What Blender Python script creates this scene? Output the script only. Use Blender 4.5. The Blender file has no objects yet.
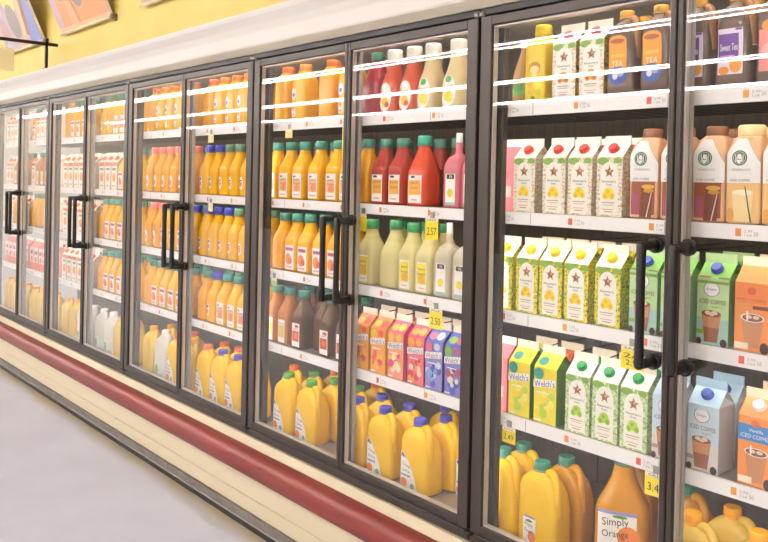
import bpy, math, random
from mathutils import Vector, Matrix
random.seed(7)
S = bpy.context.scene
COL = S.collection
PI = math.pi

# ------------------------------------------------------------------ materials
def lin(h):
    h = h.lstrip('#'); c = [int(h[i:i+2], 16)/255 for i in (0, 2, 4)]
    return tuple((x/12.92 if x <= .04045 else ((x+.055)/1.055)**2.4) for x in c) + (1,)
MATS = {}
def M(h, rough=.45, metal=0, key='', spec=.5):
    k = ('p', h, rough, metal, key)
    if k in MATS: return MATS[k]
    m = bpy.data.materials.new('surface ' + h); m.use_nodes = True
    b = m.node_tree.nodes['Principled BSDF']
    b.inputs['Base Color'].default_value = lin(h); b.inputs['Roughness'].default_value = rough
    b.inputs['Metallic'].default_value = metal; b.inputs['Specular IOR Level'].default_value = spec
    MATS[k] = m
    return m
def emit(h, s):
    m = bpy.data.materials.new('lamp'); m.use_nodes = True; n = m.node_tree; n.nodes.clear()
    e = n.nodes.new('ShaderNodeEmission'); e.inputs[0].default_value = lin(h); e.inputs[1].default_value = s
    o = n.nodes.new('ShaderNodeOutputMaterial'); n.links.new(e.outputs[0], o.inputs[0])
    return m
def noisy(h1, h2, scale, rough=.4, kind='noise', stretch=(1, 1, 1), lo=.35, hi=.65, bump=0):
    k = ('n', h1, h2, scale, rough, kind, stretch, lo)
    if k in MATS: return MATS[k]
    m = bpy.data.materials.new('patterned ' + h1); m.use_nodes = True; t = m.node_tree; N = t.nodes; L = t.links
    b = N['Principled BSDF']; b.inputs['Roughness'].default_value = rough
    tc = N.new('ShaderNodeTexCoord'); mp = N.new('ShaderNodeMapping'); mp.inputs['Scale'].default_value = stretch
    L.new(tc.outputs['Object'], mp.inputs[0])
    if kind == 'voronoi':
        x = N.new('ShaderNodeTexVoronoi'); x.inputs['Scale'].default_value = scale; out = x.outputs['Distance']
    elif kind == 'brick':
        x = N.new('ShaderNodeTexChecker'); x.inputs['Scale'].default_value = scale; out = x.outputs['Fac']
    else:
        x = N.new('ShaderNodeTexNoise'); x.inputs['Scale'].default_value = scale; x.inputs['Detail'].default_value = 5; out = x.outputs['Fac']
    L.new(mp.outputs[0], x.inputs['Vector'])
    r = N.new('ShaderNodeValToRGB'); r.color_ramp.elements[0].position = lo; r.color_ramp.elements[1].position = hi
    r.color_ramp.elements[0].color = lin(h1); r.color_ramp.elements[1].color = lin(h2)
    L.new(out, r.inputs[0]); L.new(r.outputs[0], b.inputs['Base Color'])
    MATS[k] = m
    return m
def leafy(cols, scale=260):
    """cells of several printed colours: the leafy borders of the cartons"""
    k = ('l',) + tuple(cols)
    if k in MATS: return MATS[k]
    m = bpy.data.materials.new('leafy print'); m.use_nodes = True; t = m.node_tree; N = t.nodes; L = t.links
    b = N['Principled BSDF']; b.inputs['Roughness'].default_value = .4
    tc = N.new('ShaderNodeTexCoord'); x = N.new('ShaderNodeTexVoronoi'); x.inputs['Scale'].default_value = scale*.75
    L.new(tc.outputs['Object'], x.inputs['Vector'])
    sp = N.new('ShaderNodeSeparateColor'); L.new(x.outputs['Color'], sp.inputs[0])
    r = N.new('ShaderNodeValToRGB'); r.color_ramp.interpolation = 'CONSTANT'
    while len(r.color_ramp.elements) < len(cols): r.color_ramp.elements.new(.5)
    for i, c in enumerate(cols):
        r.color_ramp.elements[i].position = i/len(cols); r.color_ramp.elements[i].color = lin(c)
    L.new(sp.outputs[0], r.inputs[0]); L.new(r.outputs[0], b.inputs['Base Color'])
    MATS[k] = m
    return m
def juice(h, clear=0.0, rough=.16, glow=.15):
    """plastic bottle full of juice: part of the light goes through"""
    k = ('j', h, clear, rough, glow)
    if k in MATS: return MATS[k]
    m = bpy.data.materials.new('juice ' + h); m.use_nodes = True; t = m.node_tree; N = t.nodes; L = t.links
    b = N['Principled BSDF']; b.inputs['Base Color'].default_value = lin(h); b.inputs['Roughness'].default_value = rough
    tr = N.new('ShaderNodeBsdfTranslucent'); tr.inputs[0].default_value = lin(h)
    a = N.new('ShaderNodeMixShader'); a.inputs[0].default_value = glow
    L.new(b.outputs[0], a.inputs[1]); L.new(tr.outputs[0], a.inputs[2])
    last = a
    if clear:
        tp = N.new('ShaderNodeBsdfTransparent'); tp.inputs[0].default_value = lin(h)
        c = N.new('ShaderNodeMixShader'); c.inputs[0].default_value = clear
        L.new(a.outputs[0], c.inputs[1]); L.new(tp.outputs[0], c.inputs[2]); last = c
    L.new(last.outputs[0], N['Material Output'].inputs[0])
    MATS[k] = m
    return m
def pane():
    m = bpy.data.materials.new('door glass'); m.use_nodes = True; t = m.node_tree; N = t.nodes; L = t.links
    N.remove(N['Principled BSDF'])
    tp = N.new('ShaderNodeBsdfTransparent'); tp.inputs[0].default_value = (.97, .975, .97, 1)
    gl = N.new('ShaderNodeBsdfGlossy'); gl.inputs['Roughness'].default_value = .004
    ge = N.new('ShaderNodeNewGeometry'); dt = N.new('ShaderNodeVectorMath'); dt.operation = 'DOT_PRODUCT'
    L.new(ge.outputs['Normal'], dt.inputs[0]); L.new(ge.outputs['Incoming'], dt.inputs[1])
    def op(k, a, b=None, c=None):      # Schlick's reflectance of one glass face
        n = N.new('ShaderNodeMath'); n.operation = k
        for i, q in enumerate((a, b, c)):
            if q is None: continue
            if isinstance(q, (int, float)): n.inputs[i].default_value = q
            else: L.new(q, n.inputs[i])
        return n.outputs[0]
    fr = op('MULTIPLY_ADD', op('POWER', op('SUBTRACT', 1, op('ABSOLUTE', dt.outputs['Value'])), 5), .95, .042)
    mx = N.new('ShaderNodeMixShader'); L.new(fr, mx.inputs[0]); L.new(tp.outputs[0], mx.inputs[1]); L.new(gl.outputs[0], mx.inputs[2])
    L.new(mx.outputs[0], N['Material Output'].inputs[0])
    return m
GLASS = pane()
FRAME = M('#352a22', .42, .1); FRAMED = M('#171312', .5); BLACK = M('#15110f', .38); ALU = M('#c9c0b8', .35, .2)
WHITE = M('#f6f1ee', .4); RAIL = M('#f7f2f0', .35); STEEL = M('#a9a49c', .4, .5); WIRE = M('#3a352f', .4, .3)
LINER = M('#d5cbb8', .5); GREYW = M('#aaa49c', .5)
INK = M('#3b3036', .5); CREAM = M('#f1e6cf', .42)

# ------------------------------------------------------------------ mesh builder
class MB:
    def __init__(s): s.v = []; s.f = []; s.m = []; s.sm = []; s.mats = []
    def mi(s, mat):
        if mat not in s.mats: s.mats.append(mat)
        return s.mats.index(mat)
    def face(s, idx, mat, smooth=False):
        s.f.append(idx); s.m.append(s.mi(mat)); s.sm.append(smooth)
    def poly(s, pts, mat, smooth=False):
        b = len(s.v); s.v += [tuple(p) for p in pts]; s.face(list(range(b, b+len(pts))), mat, smooth)
    def box(s, x0, x1, y0, y1, z0, z1, mat, front=None, side=None):
        b = len(s.v)
        s.v += [(x0,y0,z0),(x1,y0,z0),(x1,y1,z0),(x0,y1,z0),(x0,y0,z1),(x1,y0,z1),(x1,y1,z1),(x0,y1,z1)]
        for k, q in enumerate(((3,2,1,0),(4,5,6,7),(0,1,5,4),(1,2,6,5),(2,3,7,6),(3,0,4,7))):
            mm = front if (front and k == 2) else side if (side and k in (3, 5)) else mat
            s.face([b+i for i in q], mm)
    def bar(s, x0, x1, y0, y1, z0, z1, mat, r=.004):
        """box with chamfered edges"""
        r = min(r, (x1-x0)*.45, (y1-y0)*.45, (z1-z0)*.45)
        b = len(s.v); P = {}
        for i, (X, sx) in enumerate(((x0, 1), (x1, -1))):
            for j, (Y, sy) in enumerate(((y0, 1), (y1, -1))):
                for k, (Z, sz) in enumerate(((z0, 1), (z1, -1))):
                    for a in range(3):
                        P[i, j, k, a] = len(s.v)
                        s.v.append((X+(r*sx if a != 0 else 0), Y+(r*sy if a != 1 else 0), Z+(r*sz if a != 2 else 0)))
        F = []
        for i in (0, 1):
            F.append([P[i,0,0,0], P[i,1,0,0], P[i,1,1,0], P[i,0,1,0]][::1 if i else -1])
            F.append([P[0,i,0,1], P[1,i,0,1], P[1,i,1,1], P[0,i,1,1]][::-1 if i else 1])
            F.append([P[0,0,i,2], P[1,0,i,2], P[1,1,i,2], P[0,1,i,2]][::1 if i else -1])
        for a in (0, 1):
            for c in (0, 1):
                F.append([P[0,a,c,1], P[1,a,c,1], P[1,a,c,2], P[0,a,c,2]])
                F.append([P[a,0,c,0], P[a,1,c,0], P[a,1,c,2], P[a,0,c,2]])
                F.append([P[a,c,0,0], P[a,c,1,0], P[a,c,1,1], P[a,c,0,1]])
        for i in (0, 1):
            for j in (0, 1):
                for k in (0, 1): F.append([P[i,j,k,0], P[i,j,k,1], P[i,j,k,2]])
        for f in F: s.face(f, mat)
    def loft(s, rings, mat, n=28, smooth=True, cap=True):
        """rings: (z, hx, hy, exponent, cx, cy)"""
        b = len(s.v)
        for (z, hx, hy, e, cx, cy) in rings:
            for i in range(n):
                t = 2*PI*(i+.5)/n; c, q = math.cos(t), math.sin(t)
                s.v.append((cx+hx*math.copysign(abs(c)**(2/e), c), cy+hy*math.copysign(abs(q)**(2/e), q), z))
        for r in range(len(rings)-1):
            for i in range(n):
                j = (i+1) % n
                s.face([b+r*n+i, b+r*n+j, b+(r+1)*n+j, b+(r+1)*n+i], mat, smooth)
        if cap:
            s.face([b+i for i in range(n)][::-1], mat); s.face([b+(len(rings)-1)*n+i for i in range(n)], mat)
    def cyl(s, x, y, z0, z1, r, mat, n=20, ridges=False):
        rr = [(z0, r*.97, r*.97, 2, x, y), (z0+(z1-z0)*.12, r, r, 2, x, y), (z1-(z1-z0)*.18, r, r, 2, x, y), (z1, r*.9, r*.9, 2, x, y)]
        s.loft(rr, mat, n)
    def tube(s, pts, r, mat, n=10, close=True):
        pts = [Vector(p) for p in pts]; b = len(s.v); up = None
        for i, p in enumerate(pts):
            d = (pts[min(i+1, len(pts)-1)]-pts[max(i-1, 0)]).normalized()
            if up is None: up = d.orthogonal().normalized()
            up = (up-d*up.dot(d)).normalized(); w = d.cross(up)
            rr = r[i] if isinstance(r, (list, tuple)) else r
            for k in range(n):
                t = 2*PI*k/n; s.v.append(tuple(p+up*rr*math.cos(t)+w*rr*math.sin(t)))
        for i in range(len(pts)-1):
            for k in range(n):
                j = (k+1) % n; s.face([b+i*n+k, b+i*n+j, b+(i+1)*n+j, b+(i+1)*n+k], mat, True)
        s.face([b+k for k in range(n)][::-1], mat); s.face([b+(len(pts)-1)*n+k for k in range(n)], mat)
    def disc(s, c, axis, r, h, mat, n=24):
        """short cylinder along +-Y or X"""
        c = Vector(c); a = Vector(axis).normalized()
        s.tube([c, c+a*h*.85, c+a*h], [r, r, r*.85], mat, n)
    def extrude_x(s, prof, x0, x1, mats):
        """open profile of (y, z) run along X"""
        b = len(s.v); n = len(prof)
        for x in (x0, x1):
            for y, z in prof: s.v.append((x, y, z))
        for i in range(n-1): s.face([b+i, b+n+i, b+n+i+1, b+i+1], mats[i] if isinstance(mats, list) else mats)
    def build(s, name, parent=None, loc=None):
        me = bpy.data.meshes.new(name); me.from_pydata(s.v, [], s.f)
        for m in s.mats: me.materials.append(m)
        me.polygons.foreach_set('material_index', s.m); me.polygons.foreach_set('use_smooth', s.sm); me.update()
        o = bpy.data.objects.new(name, me); COL.objects.link(o)
        if parent: o.parent = parent
        if loc: o.location = loc
        return o

# printed artwork: small flat shapes laid on a face or wrapped on a bottle
TXT = {}
def text_mesh(t):
    if t in TXT: return TXT[t]
    cu = bpy.data.curves.new('t', 'FONT'); cu.body = t; cu.size = 1; cu.resolution_u = 2
    o = bpy.data.objects.new('t', cu); COL.objects.link(o)
    bpy.context.view_layer.update()
    me = bpy.data.meshes.new_from_object(o.evaluated_get(bpy.context.evaluated_depsgraph_get()))
    v = [tuple(x.co[:2]) for x in me.vertices]; f = [list(p.vertices) for p in me.polygons]
    bpy.data.objects.remove(o); bpy.data.curves.remove(cu); bpy.data.meshes.remove(me)
    x0 = min(a for a, _ in v); x1 = max(a for a, _ in v); y0 = min(b for _, b in v); y1 = max(b for _, b in v)
    v = [((a-x0)/(x1-x0)-.5, (b-y0)/(y1-y0)-.5) for a, b in v]
    TXT[t] = (v, f)
    return TXT[t]
def art(mb, items, fmap, base=.0004, step=.00025):
    lay = 0
    for it in items:
        off = base+lay*step; lay += 1
        k = it[0]; mat = it[-1]
        if k == 'rect':
            _, u0, v0, u1, v1, _m = it; nu = max(1, int(abs(u1-u0)/.008)); nv = max(1, int(abs(v1-v0)/.015))
            b = len(mb.v)
            for i in range(nu+1):
                for j in range(nv+1): mb.v.append(fmap(u0+(u1-u0)*i/nu, v0+(v1-v0)*j/nv, off))
            for i in range(nu):
                for j in range(nv):
                    a = b+i*(nv+1)+j; mb.face([a, a+nv+1, a+nv+2, a+1], mat, True)
        elif k == 'circ':
            _, u, v, ru, rv, _m = it; n = 18; b = len(mb.v); mb.v.append(fmap(u, v, off))
            for q in (.5, 1):
                for i in range(n): mb.v.append(fmap(u+q*ru*math.cos(2*PI*i/n), v+q*rv*math.sin(2*PI*i/n), off))
            for i in range(n):
                j = (i+1) % n
                mb.face([b, b+1+i, b+1+j], mat, True); mb.face([b+1+i, b+1+n+i, b+1+n+j, b+1+j], mat, True)
        elif k == 'poly':
            P = it[1]; n = len(P)
            cr = [(P[(i+1) % n][0]-P[i][0])*(P[(i+2) % n][1]-P[(i+1) % n][1])-(P[(i+1) % n][1]-P[i][1])*(P[(i+2) % n][0]-P[(i+1) % n][0]) for i in range(n)]
            if min(cr) < -1e-9 < 1e-9 < max(cr): mb.poly([fmap(u, v, off) for u, v in P], mat); continue
            v0 = min(q[1] for q in P); v1 = max(q[1] for q in P)
            vs_ = sorted(set([q[1] for q in P]+[v0+(v1-v0)*i/max(1, int((v1-v0)/.010)) for i in range(max(1, int((v1-v0)/.010)))]))
            def span(v, side):
                us = []
                for i in range(n):
                    (ua, va), (ub, vb) = P[i], P[(i+1) % n]
                    if min(va, vb)-1e-9 <= v <= max(va, vb)+1e-9:
                        if abs(va-vb) < 1e-9: us += [ua, ub]
                        else: us.append(ua+(ub-ua)*(v-va)/(vb-va))
                return min(us), max(us)
            nu = max(1, int((max(q[0] for q in P)-min(q[0] for q in P))/.007)); b = len(mb.v)
            for v in vs_:
                l, r_ = span(v, 0)
                for i in range(nu+1): mb.v.append(fmap(l+(r_-l)*i/nu, v, off))
            for j in range(len(vs_)-1):
                for i in range(nu):
                    a = b+j*(nu+1)+i; mb.face([a, a+1, a+nu+2, a+nu+1], mat, True)
        elif k == 'text':
            _, t, u, v, w, h, tilt, _m = it
            vv, ff = text_mesh(t); b = len(mb.v); c, q = math.cos(tilt), math.sin(tilt)
            for a, d in vv: mb.v.append(fmap(u+a*w*c-d*h*q, v+a*w*q+d*h*c, off))
            for f in ff: mb.face([b+i for i in f], mat)
def flat_map(y): return lambda u, v, o: (u, y-o, v)

# ------------------------------------------------------------------ object tree helpers
def empty(name, loc=(0, 0, 0)):
    o = bpy.data.objects.new(name, None); COL.objects.link(o); o.location = loc; o.empty_display_size = .05
    return o
def tag(o, label=None, cat=None, group=None, kind=None):
    if label: o['label'] = label
    if cat: o['category'] = cat
    if group: o['group'] = group
    if kind: o['kind'] = kind
    return o
def struct(mb, name):
    o = mb.build(name); o['kind'] = 'structure'
    return o
CHILD = {}
def reg(root, *parts): CHILD[root.name] = list(parts)
def copy_tree(o):
    c = o.copy(); COL.objects.link(c)
    for ch in o.children:
        d = ch.copy(); COL.objects.link(d); d.parent = c
        for g in ch.children:
            e = g.copy(); COL.objects.link(e); e.parent = d
    return c
KIND = {}      # key -> dict(root, used, cat, group, desc)
def kind(key, name, cat, group, desc):
    r = empty(name); KIND[key] = dict(root=r, used=False, cat=cat, group=group, desc=desc)
    return r
ORD = ['leftmost', 'second from left', 'third from left', 'fourth from left', 'fifth from left', 'sixth from left', 'seventh from left', 'eighth from left', 'ninth from left', 'tenth from left']
DOORN = {10: 'rightmost door', 9: 'second door from right', 8: 'third door from right', 7: 'fourth door from right', 6: 'fifth door from right',
         5: 'sixth door from right', 4: 'fourth door from left', 3: 'third door from left', 2: 'second door from left', 1: 'leftmost door'}
SHELFN = {1: 'top shelf', 2: 'second shelf', 3: 'third shelf', 4: 'fourth shelf', 5: 'bottom shelf'}
SZ = {1: 2.008, 2: 1.622, 3: 1.270, 4: .902, 5: .468}
def place(key, x, y, z, label, rz=0):
    k = KIND[key]
    if not k['used']: r = k['root']; k['used'] = True
    else: r = copy_tree(k['root'])
    r.location = (x, y, z); r.rotation_euler = (0, 0, rz)
    tag(r, label, k['cat'], k['group'])
    return r
def row(door, shelf, items, y=.14, rear=False):
    """items: (key, x[, y[, rz]]) in world X"""
    items = sorted(items, key=lambda t: t[1])
    for i, it in enumerate(items):
        key, x = it[0], it[1]; yy = it[2] if len(it) > 2 and it[2] is not None else y; rz = it[3] if len(it) > 3 else 0
        place(key, x, yy, SZ[shelf]+.002, f"{KIND[key]['desc']}, {ORD[i]}{', rear row' if rear else ''}, {SHELFN[shelf]}, {DOORN[door]}", rz)

# ------------------------------------------------------------------ cartons
def carton(key, name, desc, group, front, roof, side, capm, items, roofitems=(), h=.190, gh=.046, fin=.024, w=.047, cap_u=0, capr=.0165, fin_m=None):
    r = kind(key, name, 'carton', group, desc)
    fin_m = fin_m or roof
    b = MB(); b.box(-w, w, -w, w, 0, h, side, front=front)
    art(b, items, flat_map(-w))
    # simple print on the right hand face
    b.build('body', r)
    g = MB(); zt = h+gh
    A = [(-w,-w,h),(w,-w,h),(w,w,h),(-w,w,h)]; R0, R1 = (-w,0,zt), (w,0,zt)
    g.poly([A[0],A[1],R1,R0], roof); g.poly([A[2],A[3],R0,R1], roof)
    t = .35
    for sx in (-1, 1):   # tucked-in triangular ends
        p = (sx*w, -w, h); q = (sx*w, w, h); top = (sx*w, 0, zt); inn = (sx*w*t, 0, zt-.012)
        g.poly([p, q, inn], side); g.poly([p, inn, top], side); g.poly([q, top, inn], side)
    g.box(-w, w, -.0025, .0025, zt-.004, zt+fin, fin_m)
    ang = math.atan2(gh, w)
    def rm(u, v, o): return (u, -w+v*math.cos(ang)-o*math.sin(ang), h+v*math.sin(ang)+o*math.cos(ang))
    if roofitems: art(g, roofitems, rm)
    g.build('gable_top', r)
    if capm:
        c = MB(); n = Vector((0, -math.sin(ang), math.cos(ang))); p = Vector(rm(cap_u, .036, 0))
        c.tube([p, p+n*.003, p+n*.003, p+n*.013, p+n*.016], [capr*1.08, capr*1.08, capr, capr, capr*.85], capm, 20)
        c.build('screw_cap', r)
    return r
W_ = WHITE; PAP = M('#f8f2e6', .4)
FINM = M('#efe3d0', .45)
def lemonade_art(border, fruit, fruit2, top):
    return [('rect', -.047, 0, .047, .19, border), ('circ', -.025, .178, .022, .012, top), ('circ', .030, .180, .015, .010, top),
            ('rect', -.033, .006, .033, .135, PAP), ('circ', 0, .135, .033, .041, PAP),
            ('poly', [((.020 if k % 2 == 0 else .009)*math.sin(PI*k/5), .143+(.021 if k % 2 == 0 else .009)*math.cos(PI*k/5)) for k in range(10)][::-1], M('#b9805a')),
            ('circ', 0, .143, .009, .010, M('#9a5f42')), ('circ', .003, .146, .004, .004, M('#dba878')), ('circ', -.004, .140, .003, .003, M('#6f4a35')),
            ('text', "Newman's", 0, .113, .052, .0085, 0, INK), ('text', 'Own', 0, .1025, .022, .007, 0, INK),
            ('circ', 0, .076, .017, .017, fruit), ('circ', -.013, .066, .010, .011, fruit), ('circ', .013, .066, .010, .011, fruit), ('circ', -.013, .066, .006, .007, fruit2), ('circ', .013, .066, .006, .007, fruit2), ('circ', -.002, .080, .006, .006, fruit2),
            ('rect', -.024, .043, .024, .046, M('#b9a090')), ('rect', -.020, .036, .020, .0385, M('#c9b4a4')), ('rect', -.022, .022, .022, .0245, M('#d9a98f')), ('rect', -.014, .014, .016, .017, M('#b4907e'))]
YB = leafy(['#f2d51e', '#9ab03a', '#f6e04a', '#6f8a2c', '#f4d92a', '#c3cc48'])
PB = leafy(['#f6efe2', '#dfe3c0', '#f4dccb', '#b3c48a', '#f6ece0', '#e4ac94'])
GB = leafy(['#cfe0a8', '#a9c57c', '#dbe7bc', '#eaf0d4', '#bcd494', '#8fb06a'])
YEL = M('#f7d61c', .4); YEL2 = M('#e9bd14', .4); RED = M('#e0302c', .35); GREEN = M('#159a4a', .35); LIME = M('#b7d84a', .4); LIME2 = M('#8dbb35', .4)
LEAF = M('#86b043', .45)
carton('lemon', 'lemonade_carton', 'yellow bordered lemonade carton', 'yellow bordered lemonade cartons', YB, PAP, YB, YEL, lemonade_art(YB, YEL, YEL2, LEAF), fin_m=FINM)
carton('pinklem', 'lemonade_carton', 'white red-capped lemonade carton', 'white lemonade cartons with red caps', PB, PAP, PB, RED, lemonade_art(PB, YEL, YEL2, LEAF), fin_m=PAP)
carton('limeade', 'limeade_carton', 'green bordered limeade carton', 'green bordered limeade cartons', GB, PAP, GB, GREEN, lemonade_art(GB, LIME, LIME2, LEAF), fin_m=FINM)
MG = leafy(['#3f5a1c', '#b9a02a', '#f2c51e', '#7d9b2a', '#c23a2a', '#e0b02e'])
carton('mango', 'mango_lemonade_carton', 'mango lemonade carton', 'mango lemonade cartons', PB, PAP, MG, RED, lemonade_art(PB, M('#f0a01e'), M('#d0552a'), LEAF), fin_m=PAP)
PINK = M('#e8707e', .4)
carton('plainpink', 'juice_carton', 'plain pink juice carton', 'plain pink juice cartons', PINK, PINK, PINK, None, [('rect', -.03, .05, .03, .09, M('#f4b0b0')), ('circ', 0, .13, .02, .02, M('#e4606c'))], fin_m=PAP)
WPUR = M('#3c2350', .4)
def welch(key, desc, base, roof, side, fr1, fr2, fr3, arc):
    fs = [('rect', -.047, 0, .047, .19, base)]
    rnd = random.Random(hash(key) % 997 if False else sum(map(ord, key)))
    for i in range(15):
        m = (fr1, fr2, fr3)[i % 3]; rr = rnd.uniform(.009, .017)
        fs.append(('circ', rnd.uniform(-.03, .03), rnd.uniform(.02, .10), rr, rr, m))
    fs += [('circ', .020, .172, .017, .014, fr1), ('circ', -.025, .168, .020, .020, arc),
           ('poly', [(-.047,.118),(.047,.130),(.047,.156),(-.047,.144)], W_), ('text', "Welch's", 0, .137, .086, .023, .127, WPUR),
           ('rect', -.030, .103, .020, .107, W_), ('rect', -.040, .006, -.012, .011, W_)]
    carton(key, 'fruit_drink_carton', desc, 'fruit drink cartons with slanted white banners', base, roof, side, None, fs,
           roofitems=[('circ', -.02, .026, .02, .018, arc), ('circ', .018, .03, .02, .02, fr1)], fin_m=FINM)
welch('w_yellow', 'yellow green fruit drink carton', M('#f0de3c', .4), M('#f2e032', .4), M('#5f8a1e', .4), YEL, LIME, M('#f6ea6a'), M('#2f9c8c'))
welch('w_orange', 'orange red fruit drink carton', M('#f0a43a', .4), M('#ef7a3c', .4), M('#e8b02e', .4), M('#e8562e'), M('#f4be32'), M('#e8486a'), M('#f0c030'))
welch('w_pink', 'pink yellow fruit drink carton', M('#ee9a7a', .4), M('#e8486a', .4), M('#ec5a8a', .4), M('#f2c23a'), M('#e6467a'), M('#f4e0c0'), M('#f0b040'))
welch('w_rose', 'rose red fruit drink carton', M('#ea6a76', .4), M('#e23c62', .4), M('#d83a6a', .4), M('#f0a83a'), M('#d82c4a'), M('#f2d0c0'), M('#f0a040'))
welch('w_blue', 'blue violet fruit drink carton', M('#8f86c8', .4), M('#3d4fb8', .4), M('#3d46a0', .4), M('#c8d0e8'), M('#5a4aa8'), M('#7ea0d8'), M('#d86a8a'))
welch('w_violet', 'violet green fruit drink carton', M('#7f7ac4', .4), M('#3046b4', .4), M('#34409a', .4), M('#b04a6a'), M('#4a52b4'), M('#d8d8c0'), M('#7aa84a'))
BR = M('#9a5a38', .4); BRL = M('#c98a5c', .4); DKB = M('#4a2a1e', .45); ICE = M('#e8cdb0', .35)
def coffee_art(bg, bg2, band, ink, oval=True):
    f = [('rect', -.047, 0, .047, .19, bg), ('rect', -.047, .0, .047, .075, bg2)]
    if oval: f += [('circ', -.004, .160, .024, .022, M('#8a7a9a')), ('circ', -.004, .160, .022, .020, W_), ('text', 'Delight', -.004, .159, .030, .008, 0, M('#6a4a7a'))]
    f += [('text', 'ICED COFFEE', 0, .124, .078, .0125, 0, ink), ('text', 'light', .014, .110, .030, .009, .1, LEAF if oval else DKB),
          ('poly', [(-.022,.008),(.016,.008),(.026,.090),(-.032,.090)], BR), ('poly', [(-.0274,.050),(.0211,.050),(.026,.090),(-.032,.090)], BRL),
          ('circ', -.003, .090, .029, .010, M('#8a5236')), ('circ', -.013, .092, .009, .006, ICE), ('circ', .007, .093, .010, .006, ICE), ('circ', -.001, .087, .007, .004, ICE), ('rect', -.047, .176, .047, .184, LEAF if oval and bg == MINT else bg),
          ('circ', .035, .010, .010, .012, DKB), ('circ', -.038, .008, .008, .010, DKB), ('rect', -.046, .030, -.022, .042, band)]
    return f
MINT = M('#bfe0a0', .4); MINT2 = M('#a8d0c0', .4); BLUEC = M('#3a52b8', .35); GRN = M('#8cc860', .4)
carton('c_green', 'iced_coffee_carton', 'blue-capped green iced coffee carton', 'green iced coffee cartons', MINT, GRN, M('#7ab04e'), BLUEC, coffee_art(MINT, MINT2, LEAF, M('#7a3c30')), roofitems=[('rect', -.045, .002, -.008, .009, M('#a05a3a')), ('rect', .014, .002, .045, .008, M('#7a5a3a'))], fin_m=M('#b8d89c'))
PB1 = M('#cfe0ea', .4); PB2 = M('#e4dcd8', .4)
carton('c_blue', 'iced_coffee_carton', 'pale blue iced coffee carton', 'pale blue iced coffee cartons', PB1, M('#b8d6ea'), M('#d4d8dc'), BLUEC, coffee_art(PB1, PB2, M('#b89a8a'), M('#7a4a5a')), fin_m=M('#a8c8dc'))
ORA = M('#f0944a', .4)
def or_art(band):
    f = [('rect', -.047, 0, .047, .19, ORA)]
    if band: f += [('rect', -.047, .122, .047, .168, M('#3f86c8')), ('text', 'ICED COFFEE', 0, .136, .080, .011, 0, W_), ('text', 'Vanilla', .002, .153, .040, .009, 0, W_), ('circ', 0, .172, .012, .010, M('#e0703a'))]
    else: f += [('rect', -.047, .14, .047, .19, M('#ee8642')), ('circ', 0, .168, .012, .011, M('#d8622e')), ('text', 'ICED COFFEE', 0, .140, .082, .012, 0, M('#c8502a')), ('rect', .004, .118, .046, .128, M('#8a4a2a'))]
    f += [('poly', [(-.016,.012),(.022,.012),(.034,.092),(-.026,.092)], BRL), ('circ', .004, .094, .033, .012, W_), ('circ', .004, .094, .029, .010, M('#8a5236')),
          ('circ', -.006, .096, .009, .005, ICE), ('circ', .014, .096, .009, .005, ICE), ('rect', -.012, .086, -.008, .112, W_), ('rect', -.044, .006, -.006, .024, M('#f6e2c8')), ('circ', .038, .014, .012, .016, DKB)]
    return f
carton('c_orange', 'iced_coffee_carton', 'orange iced coffee carton', 'orange iced coffee cartons', ORA, M('#f29a55'), M('#e0803c'), None, or_art(False), fin_m=M('#f4e0c8'))
carton('c_oband', 'iced_coffee_carton', 'blue banded orange coffee carton', 'blue banded orange coffee cartons', ORA, M('#f29a55'), M('#e0a070'), W_, or_art(True), fin_m=M('#f0d8b8'))
OJC = M('#f2ece2', .4)
carton('oj_carton', 'orange_juice_carton', 'white orange-disc juice carton', 'white juice cartons with orange discs', OJC, OJC, M('#f0e0d0'), M('#e0622a'),
       [('rect', -.047, 0, .047, .19, OJC), ('circ', 0, .085, .030, .032, M('#f08a1e')), ('circ', .010, .095, .012, .012, M('#f6aa3c')), ('rect', -.047, .165, .047, .19, M('#e86a3a')), ('rect', -.03, .135, .03, .15, M('#7a8a4a')), ('rect', -.03, .02, .03, .03, M('#e0a080'))])
carton('red_carton', 'fruit_punch_carton', 'white and red punch carton', 'white and red punch cartons', OJC, M('#e05a4a'), M('#e8a090'), None,
       [('rect', -.047, 0, .047, .19, OJC), ('rect', -.047, .0, .047, .06, M('#e86a4a')), ('circ', 0, .085, .026, .028, M('#e04a3a')), ('circ', .012, .07, .012, .014, M('#f0a02e')), ('rect', -.032, .13, .032, .16, M('#c83a3a'))], fin_m=PAP)

# ------------------------------------------------------------------ bottles
def interp(prof, z):
    for a, b in zip(prof, prof[1:]):
        if a[0] <= z <= b[0]:
            t = (z-a[0])/max(1e-6, b[0]-a[0]); return a[1]+(b[1]-a[1])*t, a[2]+(b[2]-a[2])*t, a[3]+(b[3]-a[3])*t
    return prof[-1][1:4]
def wrap(prof):
    def f(u, v, o):
        hx, hy, e = interp(prof, v); q = min(.985, abs(u)/hx)
        return (u, -(hy*(1-q**e)**(1/e))-o, v)
    return f
def smooth_prof(P, sub=4):
    """Catmull-Rom through the profile points"""
    out = []
    for i in range(len(P)-1):
        p0, p1, p2, p3 = P[max(i-1, 0)], P[i], P[i+1], P[min(i+2, len(P)-1)]
        for k in range(sub):
            t = k/sub
            q = []
            for c in range(4):
                a, b, d, e = p0[c], p1[c], p2[c], p3[c]
                q.append(.5*(2*b+(d-a)*t+(2*a-5*b+4*d-e)*t*t+(3*b-a-3*d+e)*t**3))
            q[0] = p1[0]+(p2[0]-p1[0])*t
            out.append(tuple(q))
    out.append(P[-1])
    return out
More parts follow.
